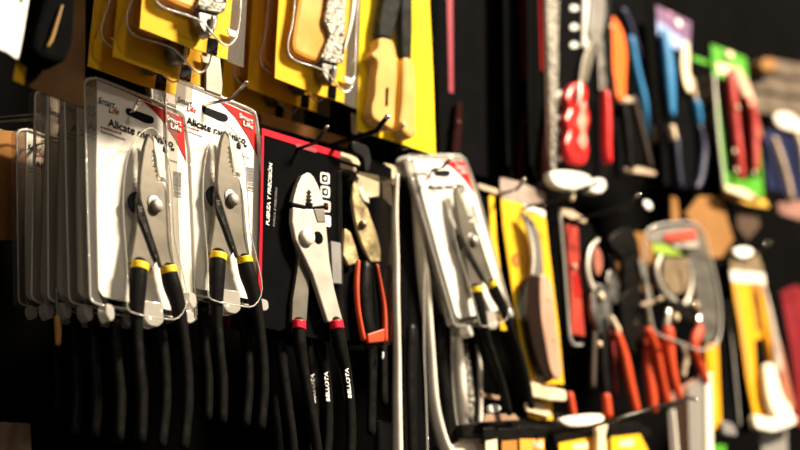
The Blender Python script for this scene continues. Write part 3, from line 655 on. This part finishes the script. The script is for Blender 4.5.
bub = spline([(519,208),(530,212),(541,228),(547,255),(553,290),(558,330),(564,370),(560,384),(548,382),(535,355),(527,320),(528,280),(526,240)], k=3)
b = shellbox('blister', bub, Y-0.015, 0.015, CLEAR, t)
t = thing('knife_pack', 'lower end of a second yellow knife card just below the first', 'knife pack', P(535,400,YF+0.02))
prism('card', [(528,400),(552,402),(553,420),(540,420),(529,417)], YF+0.004, 0.0008, YEL, t)
prism('white_band', roundc([(526,402),(543,405),(551,412),(551,417),(527,411)], 2), YF+0.001, 0.002, CREAM, t)

# ================================================================ red card in black clamshell
t = thing('red_tool_pack', 'black clamshell with a narrow red card, right of the knife card', 'tool pack', P(563,210,YF))
Y = YF+0.004
prism('tray', roundc([(561,206),(575,210),(590,222),(598,240),(586,345),(568,343),(564,280)], 5), Y, 0.004, BLACKC, t, bev=0.0008)
prism('red_card', [(566,224),(578,227),(580,260),(582,300),(585,336),(572,334),(570,280)], Y-0.003, 0.001, mat('red_orange_print', (0.34,0.03,0.015), 0.5, var=0.25), t)
prism('pale_corner', [(560,208),(572,210),(586,219),(586,223),(572,219),(562,214)], Y-0.004, 0.002, BEIGE, t, bev=0.0004)
prism('red_lower_print', [(574,275),(580,277),(582,296),(577,296)], Y-0.004, 0.001, RED, t)
disc('painted_glint', 575, 266, 3, Y-0.005, 0.001, BEIGE, t)  # beige disc set in as a glint on the red card
grip('clear_rim', [(560,214,1.2),(564,260,1.2),(567,300,1.2),(571,340,1.4),(582,345,1.2)], Y-0.004, RIM, t)

# ================================================================ pruners
def pruner(label, name, Y, parts):
    t = thing(name, label, 'pruner', P(*parts[0][2][0][:2], Y), 'hanging pruners')
    for kind, nm, pts, m, dy, th in parts:
        if kind == 'g': grip(nm, pts, Y+dy, m, t, flat=th)
        elif kind == 'p': prism(nm, pts, Y+dy, th, m, t, bev=0.0008)
        elif kind == 's': prism(nm, spline(pts, k=3), Y+dy, th, m, t, bev=0.0008)
        elif kind == 'd': disc(nm, pts[0][0], pts[0][1], pts[0][2], Y+dy, 0.002, m, t)
    return t
SALM = mat('salmon_print', (0.28,0.09,0.06), 0.5, var=0.15)
pruner('pruner with pale curved jaw, black arms and orange-red grip ends beside the red card', 'pruning_shears', YF, [
 ('g','curved_jaw',[(598,240,2),(591,248,2.6),(588,262,3),(589,276,3.4),(593,288,3.6)], mat('pale_jaw_steel', (0.62,0.56,0.48), 0.35, 0.3), -0.006, 0.5),
 ('s','blade',[(597,246),(602,254),(603,268),(598,276),(594,264),(594,252)], SALM, -0.004, 0.002),
 ('s','body',[(592,288),(602,284),(610,296),(612,320),(604,336),(594,318)], DSTEEL, -0.006, 0.006),
 ('d','pivot_bolt',[(602,296,4)], CREAM, -0.0085, 0),
 ('g','arm',[(603,320,6),(603,345,6),(604,370,6),(606,392,6)], GRIP, -0.004, 0.7),
 ('g','arm',[(595,330,4),(594,350,4),(593,385,4)], mat('dark_brown_grip', (0.05,0.035,0.028), 0.4), -0.002, 0.7),
 ('g','grip_end',[(606,397,5.5),(608,414,5.5)], REDO, -0.004, 0.8),
 ('g','grip_end',[(570,396,4.5),(573,414,4.5)], REDO, 0.006, 0.8),
 ('d','painted_glint',[(600,344,3.2)], CREAM, -0.012, 0)])  # the last disc is a painted glint
pruner('pruner with black hooked blades and one long straight orange-red grip', 'pruning_shears', YF+0.006, [
 ('s','blade',[(612,236),(624,228),(634,232),(640,252),(640,290),(636,310),(626,300),(624,262),(612,246)], GRIP, -0.002, 0.006),
 ('s','anvil',[(610,270),(618,278),(620,292),(616,304),(609,294),(607,280)], DSTEEL, -0.003, 0.004),
 ('s','body',[(622,296),(640,290),(646,318),(640,350),(630,348),(622,320)], GRIP, -0.003, 0.006),
 ('g','neck',[(612,318,3),(618,330,4)], CREAM, -0.003, 0.7),
 ('g','grip',[(618,336,5),(624,356,6.2),(630,385,6.2),(636,410,5.5)], REDO, -0.006, 0.8),
 ('g','grip',[(611,334,3),(614,360,3),(616,392,4)], mat('dark_red_grip', (0.20,0.02,0.02), 0.45), 0.004, 0.8)])
pruner('pruner with two crossing orange-red grips in the middle of the group', 'pruning_shears', YF+0.004, [
 ('g','blade',[(640,262,3),(644,280,4),(650,300,5)], GREYP, -0.002, 0.5),
 ('g','neck',[(648,310,3.5),(650,324,4.5)], STEEL, -0.004, 0.7),
 ('g','stay',[(642,305,2),(652,302,2),(662,298,2)], BEIGE, -0.006, 0.8),
 ('g','grip',[(647,342,4),(648,366,6),(651,390,7),(653,408,6)], REDO, -0.002, 0.8),
 ('g','grip',[(649,332,6),(656,350,5.5),(662,376,5),(667,400,4.5)], REDO, -0.010, 0.8)])
# oval clear pack
t = thing('pruner_pack', 'oval clear pack with lime and red header holding a silver-jawed pruner', 'pruner pack', P(655,225,YF))
Y = YF-0.004
ov = spline([(645,236),(652,227),(668,223),(690,222),(702,230),(711,258),(719,295),(721,325),(716,344),(700,350),(684,344),(668,338),(654,330),(648,300),(645,265)], k=3)
backm = mat('smoky_insert', (0.10,0.095,0.085), 0.4, var=0.4, scale=35, bump=0.4, stretch=(0.5,1,2.5))
insert = spline([(686,226),(700,232),(709,260),(716,295),(718,325),(713,340),(704,342),(698,310),(692,270),(688,250)], k=3)
prism('printed_insert', insert, Y+0.004, 0.0008, backm, t)
prism('header', spline([(648,238),(656,229),(690,226),(698,234),(696,246),(660,244)], k=3), Y+0.003, 0.0008, GREYP, t)
prism('red_label', [(664,234),(695,229),(697,239),(666,243)], Y+0.0015, 0.0006, mat('dull_red_label', (0.48,0.07,0.04), 0.5), t)
prism('pale_label', [(672,244),(697,242),(699,247),(676,248)], Y+0.0015, 0.0006, mat('pale_grey_label', (0.45,0.42,0.36), 0.5), t)
prism('lime_label', [(652,243),(664,244),(684,255),(668,255),(654,252)], Y+0.0015, 0.0006, LIME, t)
prism('kraft_insert', [(664,256),(690,258),(688,292),(672,294),(663,280)], Y+0.004, 0.0008, mat('olive_board', (0.22,0.16,0.10), 0.5, var=0.3, scale=40), t)
grip('curved_jaw', [(661,256,2.6),(657,268,3.2),(660,284,3.6),(668,296,4),(676,302,3.5)], Y-0.006, SATIN, t, flat=0.6)
grip('counter_blade', [(688,262,1.8),(692,278,2.4),(690,294,2.6),(684,306,3)], Y-0.004, SATIN, t, flat=0.6)
prism('black_spring', roundc([(672,300),(684,302),(694,312),(694,322),(684,318),(674,310)], 3), Y-0.008, 0.006, GRIP, t, bev=0.001)
grip('neck', [(669,312,4),(667,326,5)], Y-0.008, CHROME, t, flat=0.7)
grip('neck', [(692,304,3.5),(700,312,3),(698,322,3)], Y-0.008, CHROME, t, flat=0.7)
disc('pivot_bolt', 677, 317, 4, Y-0.014, 0.002, CREAM, t); disc('painted_glint', 697, 305, 4, Y-0.012, 0.002, BEIGE, t)  # the beige disc only draws a glint on the metal
grip('grip', [(668,332,7.5),(669,350,7),(673,375,5.5),(679,396,4.5)], Y-0.008, REDO, t, flat=0.8)
grip('grip', [(699,330,6.5),(694,345,6),(699,362,5),(706,380,4.5)], Y-0.004, REDO, t, flat=0.8)
b = shellbox('shell', ov, Y-0.016, 0.018, CLEAR, t); rimring('shell_rim', ov, Y-0.014, 1.2, RIM, b)
grip('spring_coil', [(682,345,2),(686,358,3),(683,375,3)], Y+0.002, BEIGE, t)

# acrylic box + its wire
t = thing('acrylic_holder', 'brownish clear acrylic holder below the pruners, bright right edge', 'holder', P(690,380,YF))
smoke = plastic('smoky_acrylic', (0.55,0.42,0.33), 0.25, 0.22, bump=0.3)
prism('front_panel', [(688,386),(710,374),(712,460),(690,460)], YF-0.006, 0.0015, smoke, t, bev=0.0003)
prism('side_panel', [(668,396),(688,386),(690,460),(672,460)], YF+0.006, 0.0015, smoke, t, bev=0.0003)
prism('bright_edge', [(706,376),(712,372),(714,460),(707,460)], YF-0.009, 0.003, MILK, t, bev=0.0005)
grip('clear_fold', [(673,412,2),(675,435,2.5),(677,462,2.5)], YF-0.004, MILK, t)
prism('top_flap', [(672,392),(708,370),(710,378),(690,392),(670,404)], YF-0.003, 0.001, mat('brown_film', (0.28,0.14,0.10), 0.4, var=0.2), t)

# orange-yellow strip
t = thing('ochre_card', 'ochre yellow card edge right of the acrylic holder', 'card', P(712,345,YF+0.02))
prism('card', [(706,345),(718,343),(720,390),(722,428),(712,430),(709,390)], YF+0.01, 0.0008, OCHRE, t)
prism('end_clip', roundc([(722,420),(734,424),(738,436),(724,434)], 3), YF+0.004, 0.004, GREYP, t, bev=0.0008)
t = thing('green_card', 'scrap of green card below the ochre card edge', 'card', P(718,446,YF)); prism('card', [(712,444),(726,445),(727,460),(712,460)], YF+0.01, 0.0008, GREEN, t)

# right yellow pack with cutter knife
t = thing('yellow_knife_pack', 'yellow pack with white header and metal cutter knife at the lower right', 'knife pack', P(731,250,YF))
Y = YF
c = prism('card', [(731,270),(764,274),(768,300),(772,330),(780,380),(790,424),(772,424),(755,420),(747,380),(740,330),(734,295)], Y, 0.0008, OCHRE, t)
prism('clear_hanger', roundc([(730,252),(745,246),(758,254),(764,272),(731,270)], 4), Y+0.001, 0.0006, mat('hanger_film', (0.20,0.15,0.09), 0.25, var=0.4, bump=0.5), t)
prism('hanger_glint', spline([(734,250),(744,247),(753,250),(750,256),(740,257)], k=3), Y-0.004, 0.003, WINK, t, bev=0.0005)  # white shape drawn as the glint on the hook
flat('white_header', [(730,270),(764,273),(766,283),(732,282)], Y-0.0005, mat('pinkish_white', (0.75,0.66,0.60), 0.4), c)
flat('slot_print', [(755,340),(763,338),(769,370),(770,404),(763,408),(757,380)], Y-0.0005, BLACKC, c)
flat('gap_print', [(750,284),(760,284),(764,330),(756,330)], Y-0.0005, mat('dark_ochre_print', (0.30,0.14,0.02), 0.4), c)
grip('knife_body', [(763,286,3.5),(768,305,4),(772,325,5),(776,350,7),(778,370,7)], Y-0.008, mat('pinkish_steel', (0.62,0.50,0.42), 0.35, 0.4, var=0.2), t, flat=0.6)
prism('knife_handle', spline([(766,366),(774,364),(778,376),(784,396),(792,408),(792,416),(780,418),(772,408),(767,390)], k=3), Y-0.010, 0.006, mat('ivory_handle', (0.86,0.78,0.62), 0.35), t, bev=0.0015)
prism('knife_spine', spline([(779,340),(785,360),(790,385),(795,408),(789,404),(782,380)], k=3), Y-0.006, 0.004, mat('rust_spine', (0.40,0.14,0.08), 0.4), t, bev=0.0006)
prism('clear_foot', roundc([(754,414),(772,418),(796,414),(797,424),(774,432),(756,428)], 4), Y-0.010, 0.006, MILK, t, bev=0.001)
prism('lower_flap', [(761,430),(787,428),(788,462),(762,462)], Y+0.002, 0.001, smoke, t)
grip('clear_rim', [(736,290,0.8),(742,330,0.8),(750,380,0.8)], Y-0.006, RIM, t)
t = thing('black_pack', 'black pack between the ochre card and the yellow knife pack', 'pack', P(722,265,YF+0.02))
prism('card', [(708,262),(728,262),(740,330),(752,430),(724,440),(722,360)], YF+0.014, 0.0008, BLACKC, t)
grip('clear_rim', [(728,300,0.8),(733,350,0.9),(740,425,0.9)], YF+0.008, RIM, t)
t = thing('red_packet', 'dark red packet hanging at the lower right edge', 'packet', P(790,285,YF))
prism('wrapper', [(781,292),(796,285),(830,300),(830,440),(797,425),(793,360)], YF+0.012, 0.003, mat('dark_red_wrap', (0.16,0.010,0.014), 0.4, var=0.3, scale=30), t, bev=0.0008)

# ================================================================ next row down: yellow tags in black holders
t = thing('shelf_rail', 'dark rail above the bottom row of yellow cards', 'rail', P(470,425,YF+0.02))
prism('rail', [(462,424),(552,412),(650,428),(652,438),(552,436),(464,438)], YF+0.006, 0.006, GRIP, t, bev=0.001)
def low_card(label, pts, m, holder, extra=()):
    t = thing('hanging_card', label, 'card', P(*pts[0], YF), 'bottom row cards')
    prism('card', pts, YF-0.004, 0.0008, m, t)
    prism('holder', holder, YF-0.001, 0.003, GRIP, t, bev=0.0008)
    for e in extra: flat('printed_patch', e, YF-0.0046, CREAM, t)
low_card('pale cream card at the bottom edge beside the long clear packs', [(486,441),(497,439),(498,470),(486,470)], CREAM, [(484,428),(500,426),(500,442),(484,444)])
low_card('dark orange card at the bottom edge, second from the left', [(502,441),(517,440),(518,470),(502,470)], mat('dark_orange_print', (0.45,0.18,0.03), 0.5), [(500,428),(519,428),(519,443),(500,443)])
low_card('orange and cream card at the bottom edge under the knife card', [(520,439),(544,439),(545,470),(521,470)], mat('orange_print', (0.85,0.36,0.04), 0.5), [(519,426),(547,426),(547,441),(519,441)], [[(534,441),(543,441),(543,448),(534,448)]])
low_card('yellow card in a black holder, left of the two large ones at the bottom', [(559,443),(598,436),(607,440),(608,470),(560,470)], YEL, [(553,432),(600,420),(610,426),(608,442),(556,447)], [[(573,444),(588,442),(588,449),(573,450)]])
low_card('yellow card in a black holder, right of the two large ones at the bottom', [(611,437),(640,434),(648,450),(650,470),(612,470)], YEL, [(608,424),(640,422),(645,434),(612,440)], [[(620,441),(633,439),(634,446),(620,447)]])
t = thing('glint_blob', 'pale blob standing in for a glint on the rail above the yellow cards', 'painted glint', P(580,420,YF))
prism('glint_body', spline([(560,419),(575,415),(600,414),(604,420),(592,425),(570,426)], k=3), YF-0.006, 0.004, mat('glint_white', (0.8,0.72,0.66), 0.3, var=0.15), t, bev=0.0008)  # pale solid modelled in place of a glint
t = thing('glint_blob', 'small round cream blob standing in for a glint between the two large yellow bottom cards', 'painted glint', P(600,425,YF))
prism('glint_body', spline([(595,424),(603,421),(608,426),(606,436),(607,462),(598,462),(598,434)], k=3), YF-0.012, 0.004, CREAM, t, bev=0.0008)  # cream solid shaped after a glint
t = thing('glint_blob', 'white glint shaped as a solid piece with brown arms, left of the black grip ends above the rail', 'painted glint', P(494,408,YF))
prism('glint_body', spline([(490,406),(496,404),(501,408),(498,412),(491,412)], k=3), YF-0.002, 0.003, WINK, t, bev=0.0005)  # small white solid that draws a glint
prism('brown_arm', [(486,414),(515,414),(520,420),(484,422)], YF-0.002, 0.002, mat('arm_brown', (0.32,0.20,0.13), 0.3, var=0.3), t, bev=0.0005)
prism('brown_arm', [(482,392),(500,396),(500,400),(482,397)], YF, 0.002, mat('arm_brown', (0.32,0.20,0.13), 0.3), t, bev=0.0005)

# ================================================================ lower left: dim things
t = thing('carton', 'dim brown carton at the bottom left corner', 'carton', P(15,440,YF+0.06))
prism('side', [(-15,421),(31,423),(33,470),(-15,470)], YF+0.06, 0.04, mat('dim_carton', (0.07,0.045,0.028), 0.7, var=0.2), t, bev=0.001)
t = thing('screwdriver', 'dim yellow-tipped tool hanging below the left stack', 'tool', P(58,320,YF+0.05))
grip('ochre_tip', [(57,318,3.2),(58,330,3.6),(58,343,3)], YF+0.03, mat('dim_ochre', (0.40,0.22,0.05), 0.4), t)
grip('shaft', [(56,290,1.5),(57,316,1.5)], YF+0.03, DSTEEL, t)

# ================================================================ hooks
WOOD = CARDB
hook('chrome hook end poking through the frontmost white card of the left stack', (128,113), (134,110), (139,101), 2.2, CHROME, YF-0.006)
hook('chrome hook with upturned end in the slot of the right-hand white card', (207,104), (229,100), (246,83), 2.2, CHROME, YF-0.010)
hook('dark wire hook with bright tip over the crimson-bordered black card', (300,148), (315,143), (327,127), 1.8, WIRE, YF-0.014)
hook('thick black wire hook curving up in front of the bright yellow card', (346,141), (376,131), (387,117), 2.6, GRIP, YF-0.022)
hook('dark hook tip at the slot of the askew white card', (436,169), (443,167), (450,159), 1.8, WIRE, YF-0.012)
hook('dark hook with bright tip above the knife card header', (508,192), (517,189), (524,180), 1.8, WIRE, YF-0.014)
hook('long wire hook running out under the white base of the red-handled pack', (545,203), (586,189), (597,183), 1.6, WIRE, YF-0.030)
hook('long wire hook with small pale tip above the black-bladed pruner', (596,215), (630,206), (638,196), 1.6, WIRE, YF-0.030)
hook('straight dark rod crossing in front of the acrylic holder', (580,430), (688,398), (695,399), 1.6, WIRE, YF-0.050)
hook('thin hook tip above the yellow knife pack at the right', (752,256), (760,253), (768,243), 1.2, WIRE, YF-0.012)
disc_t = thing('round_tag', 'small round white tag hanging in the dark above the oval pack', 'tag', P(647,205,YF))
disc('tag_face', 648, 205, 6, YF-0.01, 0.001, WINK, disc_t, stretch=(1.15,0.75))
t = thing('display_rod', 'pale double rod running behind the left stack at the left edge', 'rod', P(0,122,YF+0.08))
for dy, r in ((0, 1.6), (-5, 1.0)):
    pth = [P(-20,124+dy,YF+0.085), P(25,120+dy,YF+0.075), P(56,117+dy,YF+0.065)]
    link('bar', sweep(pth, [r*depth(pth[0])/F_PX]*3, 8), mat('dull_bar', (0.30,0.26,0.21), 0.3, 0.8), t, smooth=True)
t = thing('kraft_pack', 'orange-brown cardboard pack at the left edge under the double rod', 'cardboard pack', P(0,140,YF+0.12))
prism('board', [(-20,128),(24,132),(26,150),(22,240),(-20,240)], YF+0.11, 0.003, CARDB, t, bev=0.0005)
